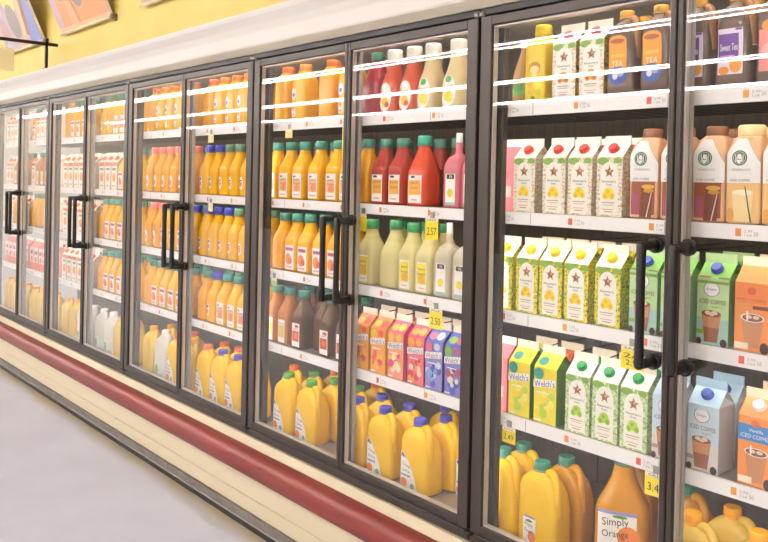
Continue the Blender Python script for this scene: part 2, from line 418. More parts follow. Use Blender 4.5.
def bottle(key, name, desc, group, prof, mat, capm, cap, items, neckm=None, cat='bottle', label='label'):
    """prof (z, hx, hy, exponent); cap (z0, z1, r)"""
    r = kind(key, name, cat, group, desc)
    P = smooth_prof(prof)
    b = MB(); b.loft([(z, hx, hy, e, 0, 0) for z, hx, hy, e in P], mat, 32); b.build('body', r)
    if items:
        l = MB(); art(l, items, wrap(P), base=.0008); l.build(label, r)
    if cap:
        c = MB(); z0, z1, rr = cap; c.cyl(0, 0, z0, z1, rr, capm, 24)
        c.loft([(z0-.006, rr*1.06, rr*1.06, 2, 0, 0), (z0-.001, rr*1.06, rr*1.06, 2, 0, 0)], neckm or capm, 24)
        c.build('cap', r)
    return r
OJ = juice('#ffc000'); OJD = juice('#fcb000'); TEAL = M('#3f8f7c', .35); BLUEK = M('#3a44b0', .35); ORK = M('#f0702a', .35); PURK = M('#4a48b8', .35); PKK = M('#f0786e', .35)
TEALC = juice('#5aa08c', .25)
CLR = juice('#e9e2cc', .5)
LABW = M('#f6efe6', .4); LORA = M('#ee8a4a', .45); LPEA = M('#f0b48a', .45)
carafe = [(0, .043, .043, 5), (.006, .049, .049, 5.5), (.05, .050, .050, 5.5), (.140, .050, .050, 5.5), (.160, .048, .048, 4.5), (.190, .038, .038, 3), (.215, .030, .030, 2.3), (.232, .027, .027, 2), (.254, .026, .026, 2)]
def oj_label(body=LPEA, green=True):
    f = [('rect', -.026, .010, .026, .128, LABW), ('rect', -.022, .040, .022, .098, body), ('circ', .004, .058, .015, .017, LORA)]
    if green: f += [('circ', -.012, .112, .008, .005, M('#5f9a4a'))]
    f += [('text', 'Simply', 0, .098, .036, .013, .08, INK), ('text', 'Orange', .002, .078, .036, .012, .05, M('#7a4a3a')), ('rect', -.018, .020, .018, .026, M('#d8a8a0'))]
    return f
def wider(items, k):
    out = []
    for it in items:
        it = list(it)
        if it[0] == 'rect': it[1] *= k; it[3] *= k
        elif it[0] == 'circ': it[1] *= k; it[3] *= k
        elif it[0] == 'poly': it[1] = [(u*k, v) for u, v in it[1]]
        elif it[0] == 'text': it[2] *= k; it[4] *= k
        out.append(tuple(it))
    return out
def flower_label():
    return [('rect', -.026, .010, .026, .128, LABW), ('rect', -.022, .100, .022, .116, M('#b0506a')), ('circ', -.004, .060, .018, .028, M('#f08a3a')), ('circ', .008, .052, .011, .016, M('#e05a3a')), ('text', 'Orange', 0, .098, .036, .009, 0, W_), ('rect', -.018, .018, .018, .026, M('#d8a8c0'))]
bottle('oj_teal', 'orange_juice_bottle', 'teal-capped orange juice bottle', 'orange juice bottles with teal caps', carafe, OJ, TEAL, (.248, .282, .0295), wider(oj_label(), 1.4), TEALC)
bottle('oj_flower', 'orange_juice_bottle', 'flowery labelled orange juice bottle', 'orange juice bottles with flowery labels', carafe, OJ, TEAL, (.248, .282, .0295), wider(flower_label(), 1.4), TEALC)
bottle('oj_plain', 'orange_juice_bottle', 'unlabelled orange juice bottle', 'orange juice bottles without front label', carafe, OJD, TEALC, (.248, .282, .0295), None)
GRK = M('#5e8a68', .35)
bottle('oj_green', 'orange_juice_bottle', 'green-capped orange juice bottle', 'orange juice bottles with green caps', carafe, OJ, GRK, (.248, .284, .0295), wider([('circ', -.018, .070, .015, .034, LABW), ('circ', -.018, .066, .009, .014, LORA), ('rect', -.026, .082, -.010, .088, INK)], 1.4))
bottle('oj_blue', 'orange_juice_bottle', 'blue-capped orange juice bottle', 'orange juice bottles with blue caps', carafe, OJ, BLUEK, (.248, .284, .0295), wider([('circ', -.018, .070, .015, .034, LABW), ('circ', -.018, .062, .009, .014, LORA), ('circ', -.018, .09, .008, .008, M('#4a58a8'))], 1.4))
bottle('oj_pinkcap', 'orange_juice_bottle', 'orange juice bottle with pink cap', 'orange juice bottles with pink caps', carafe, OJD, PKK, (.248, .284, .0295), wider([('circ', -.016, .070, .017, .038, LABW), ('circ', -.016, .062, .010, .016, LORA)], 1.4))
big = [(0, .050, .046, 4), (.006, .058, .050, 4.5), (.09, .059, .052, 4.5), (.19, .058, .052, 4), (.215, .050, .046, 3), (.238, .034, .034, 2.4), (.248, .030, .030, 2)]
bottle('oj_big', 'orange_juice_bottle', 'wide orange juice bottle, orange cap', 'wide orange juice bottles', big, OJ, M('#f39a3a', .35), (.245, .275, .032), [('circ', -.026, .128, .020, .030, LABW), ('circ', -.026, .124, .011, .010, M('#6a7ab8')), ('rect', -.046, .020, -.010, .078, LABW), ('circ', -.027, .060, .013, .013, LORA), ('rect', -.042, .026, -.014, .034, M('#c8a090'))])
bottle('oj_bigplain', 'orange_juice_bottle', 'wide unlabelled orange juice bottle', 'wide unlabelled orange juice bottles', big, OJD, M('#f0803a', .35), (.245, .275, .032), None)
# red, ruby, lemonade and apple carafes
RUBY = juice('#c8483a', .15); REDO = juice('#f0542a', .06); LEMB = juice('#f6eaa8', .2, glow=.2); APP = juice('#71491c', .22); APPO = juice('#d88a4a', .15); DKGREEN = juice('#2f6a54', .1)
BRT = M('#f0b040', .4)
def ruby_label(w=.024):
    return [('poly', [(-w,.012),(w,.012),(w,.122),(w-.006,.128),(-w+.006,.128),(-w,.122)], LABW) if False else ('rect', -w, .012, w, .126, LABW), ('rect', -w+.003, .045, w-.003, .105, BRT), ('circ', -.008, .118, .010, .005, INK), ('text', 'Simply', 0, .094, .034, .012, .08, M('#7a4a2a')), ('text', 'Ruby', .002, .073, .030, .012, .05, M('#9a5a2a')), ('rect', -.014, .022, .014, .028, M('#d8a8a0'))]
bottle('ruby', 'grapefruit_juice_bottle', 'ruby red juice bottle', 'ruby juice bottles with green caps', carafe, RUBY, TEALC, (.248, .280, .0295), wider(ruby_label(), 1.4))
bottle('apple', 'apple_juice_bottle', 'brown apple juice bottle', 'brown apple juice bottles', carafe, APP, TEALC, (.248, .280, .0295), wider([('rect', -.022, .010, .022, .122, LABW), ('rect', -.019, .035, .019, .085, M('#c8502e')), ('circ', .002, .062, .014, .016, M('#e0703a')), ('circ', .006, .108, .012, .008, M('#c84a4a')), ('text', 'Apple', 0, .094, .032, .010, .05, INK)], 1.4))
bottle('apple_plain', 'apple_juice_bottle', 'unlabelled dark apple juice bottle', 'unlabelled apple juice bottles', carafe, APP, TEALC, (.248, .280, .0295), None)
bottle('peach', 'peach_juice_bottle', 'peach coloured juice bottle', 'peach coloured juice bottles', carafe, APPO, TEALC, (.248, .280, .0295), wider([('rect', -.020, .010, .020, .122, LABW), ('rect', -.017, .035, .017, .095, M('#e8c060')), ('text', 'Peach', 0, .104, .030, .010, .05, INK)], 1.4))
bigc = [(0, .052, .048, 4), (.006, .060, .053, 4.2), (.07, .062, .054, 4.2), (.14, .060, .053, 3.6), (.170, .050, .046, 3), (.205, .036, .036, 2.4), (.232, .028, .028, 2), (.256, .027, .027, 2)]
bottle('bigred', 'punch_bottle', 'large bright red punch bottle', 'large punch bottles', bigc, REDO, M('#2f9a7c', .35), (.252, .288, .030), wider(ruby_label(.030), 1.3))
LEY = M('#f4d81e', .4)
def lem_label(w=.020):
    return [('rect', -w, .012, w, .128, LABW), ('rect', -w+.002, .040, w-.002, .122, LEY), ('circ', .002, .060, .014, .018, M('#f0b41e')), ('text', 'Simply', 0, .100, .030, .011, .08, INK), ('text', 'Lemonade', 0, .082, .032, .009, .05, M('#6a5a2a')), ('rect', -.012, .022, .012, .027, M('#d8c090'))]
bottle('lem', 'lemonade_bottle', 'green-capped pale lemonade bottle', 'pale lemonade bottles with green caps', carafe, LEMB, M('#3f8f5c', .35), (.248, .282, .0295), wider(lem_label(), 1.4))
bottle('lem_big', 'lemonade_bottle', 'wide unlabelled pale lemonade bottle', 'wide pale lemonade bottles', bigc, LEMB, M('#3f8f5c', .35), (.252, .286, .030), None)
square = [(0, .042, .042, 6), (.005, .046, .046, 7), (.10, .046, .046, 7), (.165, .045, .045, 6), (.195, .034, .034, 4), (.212, .016, .016, 2), (.255, .014, .014, 2)]
def sq_label(fr=LEY):
    return [('rect', -.026, .012, .026, .132, LABW), ('rect', -.020, .112, .020, .130, INK), ('text', 'N', .002, .121, .012, .012, 0, W_), ('circ', 0, .058, .016, .016, fr), ('rect', -.026, .012, .026, .022, M('#9ac0b8'))]
bottle('sq_pink', 'pink_lemonade_bottle', 'square pink lemonade bottle', 'square pink lemonade bottles', square, juice('#e8808c', .12), W_, (.252, .292, .0125), sq_label())
bottle('sq_white', 'lemonade_bottle', 'square clear lemonade bottle', 'square clear lemonade bottles', square, juice('#efe4cc', .3), W_, (.252, .292, .0125), sq_label())
tall = [(0, .048, .045, 3.8), (.006, .054, .049, 3.8), (.07, .0555, .050, 3.6), (.12, .051, .047, 3.2), (.165, .036, .037, 2.6), (.21, .029, .030, 2.3), (.240, .030, .030, 2)]
def oval_label(c1, c2, leaf):
    return [('circ', -.006, .068, .040, .062, LABW), ('circ', -.004, .048, .022, .022, c1), ('circ', .008, .036, .013, .012, c2), ('circ', -.006, .114, .017, .013, leaf), ('text', 'Lemonade', -.006, .086, .056, .011, .03, INK)]
bottle('r_tall', 'strawberry_lemonade_bottle', 'red oval-labelled lemonade carafe', 'red lemonade carafes', tall, juice('#e2603c', .05), PAP, (.222, .272, .033), oval_label(M('#f0c02e'), M('#d84a2e'), W_))
bottle('l_tall', 'lemonade_bottle', 'pale oval-labelled lemonade carafe', 'pale lemonade carafes', tall, juice('#f0d9a4', .1), PAP, (.222, .272, .033), oval_label(M('#ecd81e'), M('#f4e040'), M('#3aa44a')))
bottle('magenta', 'berry_juice_bottle', 'dark red berry bottle, green cap', 'dark red berry juice bottles', bigc, juice('#b8303a', .05), M('#2f7a5a', .35), (.246, .276, .030), None)
bottle('amber', 'tea_bottle', 'small amber tea bottle', 'small amber tea bottles', [(0, .034, .034, 3), (.006, .038, .038, 3), (.10, .038, .038, 3), (.14, .030, .030, 2.4), (.19, .016, .016, 2), (.21, .014, .014, 2)], juice('#c89a5a', .3), W_, (.208, .226, .016), [('rect', -.030, .028, .030, .055, M('#6a9a3a')), ('circ', 0, .060, .022, .018, M('#4a8a3a'))])
yb = [(0, .042, .042, 6), (.005, .047, .047, 7), (.10, .047, .047, 7), (.185, .047, .047, 7), (.20, .045, .045, 5), (.222, .033, .033, 3), (.236, .026, .026, 2.2), (.246, .026, .026, 2)]
bottle('y_square', 'lemonade_bottle', 'bright yellow square lemonade bottle', 'bright yellow square bottles', yb, juice('#f8d818', 0, .3), M('#f6d21a', .35), (.244, .272, .029),
       [('circ', 0, .118, .026, .022, M('#d8902a')), ('circ', 0, .112, .020, .014, M('#f6e080')), ('rect', -.008, .085, .010, .104, M('#f6e6a0')), ('circ', -.018, .066, .014, .015, M('#f0b81e')), ('circ', .016, .058, .017, .016, M('#f4ec3a')), ('circ', -.010, .038, .017, .016, M('#e8c81a')), ('circ', .020, .030, .014, .014, M('#e0d020')), ('circ', -.004, .014, .010, .006, M('#6a8a2a'))])
# coffee carafes with a slanted white upper wrap
def coffee_bottle(key, desc, group, wrapm, lowm, capm, capz, accents):
    P = [(0, .046, .046, 8), (.005, .049, .049, 14), (.12, .049, .049, 14), (.195, .049, .049, 14), (.210, .0475, .046, 9), (.238, .040, .036, 5), (.250, .031, .031, 2.4)]
    SIR = M('#1f5a40', .4)
    f = [('rect', -.0475, .002, .0475, .120, lowm)] + accents + [('poly', [(-.0475, .114), (.0475, .114), (.0475, .170), (.004, .240), (-.022, .240), (-.0475, .196)], wrapm),
         ('circ', -.010, .184, .0215, .0215, SIR), ('circ', -.010, .184, .0180, .0180, wrapm), ('circ', -.010, .184, .0165, .0165, SIR), ('circ', -.010, .188, .0065, .0075, wrapm),
         ('poly', [(-.016,.197),(-.010,.194),(-.004,.197),(-.006,.192),(-.014,.192)], wrapm), ('rect', -.0215, .173, -.0190, .194, wrapm), ('rect', -.001, .173, .0015, .194, wrapm), ('rect', -.0175, .172, -.0150, .186, wrapm), ('rect', -.005, .172, -.0025, .186, wrapm), ('poly', [(-.0135,.169),(-.0065,.169),(-.0045,.179),(-.0155,.179)], wrapm),
         ('text', 'STARBUCKS', -.004, .151, .052, .0065, 0, M('#a8a098')), ('text', 'ICED COFFEE', -.006, .122, .056, .006, 0, M('#6a5a50'))]
    bottle(key, 'iced_coffee_bottle', desc, group, P, M('#e8b890', .3) if capz else lowm, capm, (.246, .278, capz) if capz else None, f, label='wrapper')
coffee_bottle('cof_brown', 'brown iced coffee bottle', 'brown iced coffee bottles', W_, M('#9c5634', .3), M('#946042', .3), .030,
   [('rect', -.0475, .012, -.016, .075, M('#a8506a')), ('poly', [(-.012,.004),(.028,.004),(.036,.098),(-.006,.098)], M('#7a3e26')), ('circ', .016, .098, .022, .007, M('#e0b040')), ('circ', .018, .086, .018, .006, M('#d89030')), ('poly', [(.010,.004),(.014,.004),(.030,.080),(.027,.080)], M('#f0d8c8')), ('rect', .040, .003, .0475, .112, M('#e8b088'))])
coffee_bottle('cof_cream', 'cream iced coffee bottle', 'cream iced coffee bottles', W_, M('#f0c078', .3), M('#f2d8a0', .3), .037,
   [('poly', [(-.022,.006),(.022,.006),(.030,.088),(-.030,.088)], M('#f6d8a0')), ('circ', 0, .088, .030, .008, M('#f8e8c8')), ('poly', [(.022,.004),(.027,.004),(.008,.106),(.005,.106)], M('#3a7a4a')), ('circ', -.034, .024, .011, .020, M('#e0a050'))])

# ------------------------------------------------------------------ jugs with a moulded handle
def jug(key, name, desc, group, mat, capm, items, hw=.083, hd=.051, h=.288, lid=.027, capx=-.012, caph=.016, handle_m=None):
    r = kind(key, name, 'jug', group, desc)
    P = [(0, hw*.9, hd*.9, 5), (.008, hw, hd, 6), (h*.30, hw*1.0, hd*1.0, 6), (h*.54, hw*.99, hd, 5.5), (h*.68, hw*.95, hd*.97, 4.4), (h*.78, hw*.80, hd*.88, 3.4), (h*.845, hw*.56, hd*.70, 2.6), (h*.885, lid*1.05, lid*1.05, 2), (h*.93, lid*.92, lid*.92, 2)]
    Q = smooth_prof(P); b = MB()
    def cx(z):
        t = max(0, min(1, (z/h-.45)/.42)); t = t*t*(3-2*t); return capx-hw*.16*t
    b.loft([(z, hx, hy, e, cx(z), 0) for z, hx, hy, e in Q], mat, 32)
    b.build('body', r)
    H = MB(); pts = []
    A = Vector((cx(h*.85)+lid*.5, 0, h*.85)); Bp = Vector((capx+hw*.40, -.004, h*.885)); C1 = Vector((capx+hw*.70, -.014, h*.80)); D = Vector((capx+hw*.82, -.022, h*.60)); E = Vector((capx+hw*.82, -.018, h*.42))
    K = [A, Bp, C1, D, E]
    for i in range(4):
        p0, p1, p2, p3 = K[max(i-1, 0)], K[i], K[i+1], K[min(i+2, 4)]
        for k in range(5):
            t = k/5; pts.append(.5*(2*p1+(p2-p0)*t+(2*p0-5*p1+4*p2-p3)*t*t+(3*p1-p0-3*p2+p3)*t**3))
    pts.append(E)
    H.tube(pts, [.014+.006*abs(i/len(pts)-.4) for i in range(len(pts))], handle_m or mat, 12); H.build('handle', r)
    c = MB(); x = cx(h*.93); c.cyl(x, 0, h-caph-.006, h, lid, capm, 24)
    c.loft([(h-caph-.012, lid*1.05, lid*1.05, 2, x, 0), (h-caph-.007, lid*1.05, lid*1.05, 2, x, 0)], capm, 24); c.build('cap', r)
    if items:
        l = MB(); fm = wrap(Q); 
        art(l, items, lambda u, v, o: (lambda p: (p[0]+cx(v), p[1]-.001, p[2]))(fm(u, v, o)), base=.0012); l.build('label', r)
    return r
JY = juice('#ffcc00', 0, .2, .15); JA = juice('#eeae2a', .05, .15, .3); MILK = juice('#f4efe8', 0, .3, .3); JP = juice('#f9d65a', 0, .25, .3)
def tri_label(b=M('#4a5a98')):
    return [('poly', [(-.078,.006),(.030,.006),(.018,.050),(-.008,.098),(-.034,.132),(-.060,.152),(-.078,.146)], LABW), ('poly', [(-.070,.132),(-.036,.128),(-.060,.150)], b),
            ('text', 'Orange', -.034, .100, .048, .016, -.12, INK), ('text', 'Juice', -.036, .078, .046, .014, -.1, INK), ('rect', -.066, .056, -.010, .063, M('#8a94a8')), ('circ', -.048, .030, .020, .018, LORA), ('circ', .002, .024, .012, .012, M('#8aa898'))]
jug('j_purple', 'orange_juice_jug', 'orange juice jug with purple cap', 'orange juice jugs with purple caps', JY, PURK, tri_label())
jug('j_green', 'orange_juice_jug', 'orange juice jug with green cap', 'orange juice jugs with green caps', JY, M('#4f9a3a', .35), tri_label(M('#4a8a5a')))
jug('j_orange', 'orange_juice_jug', 'orange juice jug with orange cap', 'orange juice jugs with orange caps', JY, ORK, tri_label(M('#4a8a5a')))
jug('j_teal', 'orange_juice_jug', 'orange juice jug with teal cap', 'orange juice jugs with teal caps', JY, TEAL, [('rect', -.050, .008, .004, .098, LABW), ('poly', [(-.050,.098),(.004,.098),(-.006,.104),(-.044,.106)], M('#8a90c8')), ('circ', -.012, .036, .017, .020, LORA), ('text', 'Simply', -.026, .074, .036, .018, -.25, INK), ('text', 'Orange', -.026, .052, .036, .015, -.2, INK), ('circ', -.024, .088, .014, .005, M('#5a8a4a'))], lid=.028, caph=.022)
jug('j_white', 'orange_juice_jug', 'white shouldered juice jug, orange cap', 'pale juice jugs with orange caps', JP, M('#f7a80c', .35), None, lid=.026, caph=.022)
jug('j_milk', 'milk_jug', 'white milk jug', 'white milk jugs', MILK, W_, [('rect', -.05, .02, .02, .10, M('#f4f4ec')), ('circ', -.03, .05, .02, .03, M('#8ac06a'))])
jug('j_amberhandle', 'orange_juice_jug', 'amber juice jug showing its handle', 'amber juice jugs', JA, TEAL, None, lid=.028, caph=.022)
sim = [(0, .074, .056, 4.5), (.008, .084, .060, 5), (.15, .085, .061, 5), (.205, .082, .058, 4), (.255, .058, .046, 3), (.300, .038, .036, 2.4), (.350, .030, .030, 2)]
bottle('simply', 'orange_juice_bottle', 'large amber juice bottle, slanted label', 'large amber juice bottles', sim, juice('#e2a028', .06, .15, .3), TEALC, (.346, .374, .032), [('rect', -.072, .080, .050, .200, LABW), ('rect', -.072, .190, .050, .200, M('#8a90c8')), ('rect', -.072, .080, .050, .086, M('#8a90c8')), ('circ', .026, .122, .036, .036, M('#f08a3a')), ('text', 'Simply', -.016, .164, .084, .032, .10, M('#4a3a2a')), ('text', 'Orange', -.016, .126, .084, .030, .08, M('#4a3a2a')), ('circ', -.002, .185, .024, .005, M('#6a9a3a'))])
TEA = juice('#846a5a', .22, .15, .15)
def tea(key, desc, group, items):
    jug(key, 'iced_tea_jug', desc, group, TEA, M('#d8a030', .35), items, hw=.051, hd=.053, h=.275, lid=.023, capx=-.004, handle_m=juice('#b8824e', .15))
tea('tea_orange', 'orange labelled brown tea jug', 'brown tea jugs with orange labels', [('rect', -.036, .085, .028, .175, M('#f0a01e')), ('circ', -.004, .175, .032, .016, M('#f0a01e')), ('circ', -.004, .172, .026, .008, M('#b8603a')), ('circ', -.004, .062, .033, .030, M('#3a56a8')), ('circ', -.012, .062, .010, .012, M('#d8d8e8')), ('circ', .008, .070, .012, .012, M('#a0a8d0')), ('rect', -.028, .120, .020, .130, M('#f6c040')), ('text', 'TEA', -.004, .100, .040, .018, 0, M('#fff0c0'))])
tea('tea_purple', 'purple labelled sweet tea jug', 'brown tea jugs with purple labels', [('rect', -.038, .035, .034, .165, M('#efdcec')), ('rect', -.036, .070, .022, .150, M('#6a2f96')), ('text', 'Sweet Tea', -.006, .112, .050, .020, 0, W_), ('rect', -.030, .085, .010, .089, M('#c8a0d8')), ('circ', .014, .060, .018, .022, M('#f0a02a')), ('circ', -.020, .046, .016, .012, M('#e88a2a')), ('rect', .014, .158, .032, .164, M('#6a2f96'))])
tea('tea_pink', 'pink labelled brown tea jug', 'brown tea jugs with pink labels', [('rect', -.038, .035, .034, .150, M('#ee8a86')), ('circ', 0, .160, .030, .018, M('#f0903a')), ('circ', -.010, .090, .022, .022, M('#f0b0a8')), ('circ', .012, .070, .012, .010, M('#d84a4a')), ('circ', .022, .052, .014, .014, M('#5a5aa8'))])

# ------------------------------------------------------------------ refrigerated cases
PW = .762
def tag_sticker(mb, x, z, icon, scale=1, y=.0763):
    """shelf-edge ticket: coloured icon and small figures"""
    fm = flat_map(y)
    art(mb, [('rect', x, z-.012*scale, x+.018*scale, z+.012*scale, icon), ('text', '2.99', x+.040*scale, z+.005*scale, .026*scale, .009*scale, 0, GREYW), ('text', '128', x+.040*scale, z-.008*scale, .022*scale, .007*scale, 0, GREYW),
             ('text', '50', x+.064*scale, z-.003*scale, .014*scale, .013*scale, 0, GREYW)], lambda u, v, o: fm(u, v, o))
POST = M('#4d473f', .22, .5)
LAMP = emit('#fff2e2', 2)
FILL_EMIT = emit('#fff4e6', 9)  # glow of the added fill strips under shelves and behind header
BACK = noisy('#6f675a', '#7d7465', 9, .55, stretch=(8, 1, .5))
CASEN = ['leftmost', 'second from left', 'middle', 'second from right', 'rightmost']
HANDLE_T = {}
def door_mesh(x0, x1, left):
    """overlay glass door; hinge stile is wide, the stile beside its neighbour narrow"""
    b = MB(); h, c = .052, .020
    wl, wr = (h, c) if left else (c, h)
    b.bar(x0, x0+wl, 0, .042, .472, 2.316, FRAME, .003); b.bar(x1-wr, x1, 0, .042, .472, 2.316, FRAME, .003)
    b.bar(x0+wl-.002, x1-wr+.002, .0006, .042, 2.280, 2.315, FRAME, .003); b.bar(x0+wl-.002, x1-wr+.002, .0006, .042, .473, .506, FRAME, .003)
    # dark vent slot low on the rail
    b.box(x0+.11, x1-.10, -.0006, .002, .4735, .479, BLACK)
    i = MB(); a0, a1 = x0+wl, x1-wr; z0, z1 = .506, 2.280
    i.box(a0, a0+.006, 0.012, .030, z0, z1, ALU); i.box(a1-.006, a1, 0.012, .030, z0, z1, ALU)
    i.box(a0+.006, a1-.006, 0.012, .030, z0, z0+.006, ALU); i.box(a0+.006, a1-.006, .012, .050, z1-.006, z1, ALU)
    g = MB(); g.box(a0+.001, a1-.001, .009, .0115, z0+.001, z1-.001, GLASS)
    return b, i, g
def handle_mesh(xm):
    """bar standing off the glass on two arms with round bases"""
    b = MB(); y0 = .009; yb = -.075
    for z in (1.553, 1.213):
        b.disc((xm, y0, z), (0, -1, 0), .024, .016, BLACK)
        b.tube([(xm, y0-.014, z), (xm, -.03, z), (xm, yb, z)], [.020, .0145, .0135], BLACK, 14)
    b.tube([(xm, yb, 1.200), (xm, yb, 1.206), (xm, yb, 1.213), (xm, yb, 1.30), (xm, yb, 1.46), (xm, yb, 1.553), (xm, yb, 1.560), (xm, yb, 1.566)], [.008, .013, .0145, .0128, .0128, .0145, .013, .008], BLACK, 16)
    return b
DIV = {(4, 3): (.2165, .320, .4325, .5565, .673), (4, 4): (.1995, .3255, .4405, .545, .6525), (3, 4): (-.682, -.570, -.453, -.340, -.234)}
for n in range(5):
    X0 = (n-4)*2*PW; X1 = X0+2*PW; XC = X0+PW
    case = empty('refrigerated_case', (X0, 0, 0))
    tag(case, ['leftmost dark framed glass door juice cooler, partly cut off', 'second dark framed double door juice cooler from the left', 'middle double door cooler filled with orange juice bottles',
               'dark framed double door cooler with juice jugs and slanted banner cartons', 'rightmost double door cooler with lemonade and iced coffee cartons'][n], 'cooler', 'double door beverage coolers')
    def part(mb, name, par=case):
        o = mb.build(name, par); return o
    def T(mb): mb.v = [(x-X0, y, z) for x, y, z in mb.v]; return mb
    f = MB()
    f.bar(X0+.001, X1-.001, .002, .085, 2.319, 2.345, FRAMED, .003)          # header
    f.bar(X0+.001, X1-.001, .002, .075, .432, .468, FRAME, .004)             # sill
    f.box(X0+.083, X1-.083, .0485, .074, .4682, .4700, GREYW)                     # inner sill
    f.bar(X0+.001, X0+.082, .0445, .072, .468, 2.319, POST, .003); f.bar(X1-.082, X1-.001, .0445, .072, .468, 2.319, POST, .003)
    f.bar(XC-.020, XC+.020, .0525, .074, .468, 2.319, GREYW, .003)
    for q in (X0+.012, X1-.012): f.tube([(q, -.0005, .462), (q, -.0005, .472)], .010, BLACK, 12); f.tube([(q, -.0005, 2.316), (q, -.0005, 2.330)], .010, STEEL, 12)
    part(T(f), 'door_frame')
    b = MB()
    b.box(X0+.002, X1-.002, .80, .83, .44, 2.40, BACK)
    b.box(X0+.002, X1-.002, .086, .80, 2.36, 2.40, LINER); b.box(X0+.002, X1-.002, .076, .80, .44, .459, LINER)
    part(T(b), 'cabinet_liner')
    l = MB(); l.box(X0+.06, X1-.06, .09, .12, 2.352, 2.3595, FILL_EMIT); part(T(l), 'top_fill_strip')['label'] = 'added glowing fill strip, unseen behind the header'  # hidden strip added to brighten the case interior from the top
    for xl, wd in ((X0+.040, .030), (X1-.040, .030)):
        l = MB(); l.box(xl-wd, xl+wd, .0725, .0755, .55, 2.28, LAMP); part(T(l), 'light_strip')['label'] = 'glowing white light strip behind the post'
    for s in (1, 2, 3, 4, 5):
        z = SZ[s]; sh = MB(); a0, a1 = X0+.001, X1-.001
        if s < 5:
            hgt = .046 if s == 1 else .042
            sh.box(a0, a1, .088, .76, z-.014, z, STEEL)
            for q in range(12): sh.box(a0, a1, .12+q*.052, .128+q*.052, z-.020, z-.014, WIRE)
            par = sh.build('shelf', case)
            par.data.transform(Matrix.Translation((-X0, 0, 0)))
            rl = MB(); rl.box(a0, a1, .0765, .0875, z-hgt, z+.001, RAIL)
            for q in range(3):   # joints of the ticket strip
                xj = a0+(a1-a0)*(q+.37)/3; rl.box(xj-.0012, xj+.0012, .0760, .0772, z-hgt+.002, z-.001, GREYW)
            for q in range(5):
                xs = a0+.05+(a1-a0-.1)*q/5+.03*((q*7+s*3+n) % 5)/5
                tag_sticker(rl, xs, z-hgt*.5, [M('#f08a4a'), M('#e8604a'), M('#f0a03a')][(q+s+n) % 3], .9)
            lm = MB(); lm.box(a0+.01, a1-.01, .0885, .105, z-.0165, z-.0145, FILL_EMIT)
            o = lm.build('shelf_fill_strip', par); o.data.transform(Matrix.Translation((-X0, 0, 0))); o['label'] = 'added glowing fill strip, unseen under the shelf edge'  # hidden strip added behind the rail to brighten product fronts and tops
            o = rl.build('price_rail', par); o.data.transform(Matrix.Translation((-X0, 0, 0)))
            if (n, s) in DIV:
                dv = MB()
                for xd in DIV[n, s]:
                    dv.tube([(xd, .14, z), (xd, .14, z+.22), (xd, .155, z+.245), (xd, .26, z+.252), (xd, .74, z+.252)], .0022, WIRE, 6)
                o = dv.build('lane_divider', par); o.data.transform(Matrix.Translation((-X0, 0, 0)))
        else:
            sh.box(X0+.002, X1-.002, .077, .78, z-.008, z, STEEL); T(sh); part(sh, 'bottom_deck')
    for k, left in ((0, True), (1, False)):
        x0, x1 = (X0+.007, XC-.0015) if left else (XC+.0015, X1-.007)
        b, i, g = door_mesh(x0, x1, left); o = part(T(b), 'door')
        part(T(i), 'inner_frame', o); part(T(g), 'glass_pane', o); part(T(handle_mesh(XC-.050 if left else XC+.050)), 'handle', o)
XR = PW*2

# end panel closing the run on the right
e = MB(); e.bar(XR+.001, XR+.03, .006, .83, .434, 2.344, FRAME); tag(e.build('end_panel'), 'dark end panel closing the cooler run at its right end', 'panel')

# ------------------------------------------------------------------ base, bumper, kick plate
XA, XB = -8.6, 3.2
CRM = M('#d0c2a4', .4)
b = MB(); b.extrude_x([(.003, .4315), (-.010, .4315), (-.022, .395), (-.030, .392), (-.030, .270), (-.042, .262), (-.042, .160), (-.040, .156), (-.030, .147), (-.030, .078), (.02, .078)], XA, XB, CRM)
tag(b.build('base_panel'), 'long cream metal base panel running beneath the cooler doors', 'panel')
R1 = noisy('#74211a', '#7c2a1e', 6, .4, stretch=(.3, 1, 1))
b = MB(); pr = [(-.031, .398)]
for i in range(13):
    t = PI/2-PI*i/12; pr.append((-.048-.052*max(0, math.cos(t))**.8, .334+.062*math.sin(t)))
pr += [(-.031, .270)]
b.extrude_x(pr, XA, XB, R1)
for f_ in range(len(b.sm)): b.sm[f_] = True
tag(b.build('bumper_rail'), 'long rounded dark red bumper rail along the cooler base', 'bumper')
KD = noisy('#5d5650', '#6d665e', 8, .45)
joint = [XA, -4.4, -2.32, -.7, 1.2, XB]
for i in range(5):
    b = MB(); a0, a1 = joint[i]+.002, joint[i+1]-.002
    b.extrude_x([(.0, .0775), (-.046, .0765), (-.048, .040), (-.052, .034), (-.052, .014), (-.044, .012), (-.044, .001), (0, .001)], a0, a1, [KD, KD, KD, FRAMED, KD, FRAMED, FRAMED])
    tag(b.build('kick_plate'), ['grey kick plate at floor under the leftmost cooler', 'grey kick plate length under second cooler, its right joint visible', 'grey kick plate length below middle cooler, right of visible joint', 'grey kick plate length below bumper at bottom edge of photo', 'grey kick plate length under the rightmost cooler'][i], 'kick plate', 'kick plates along the cooler base')

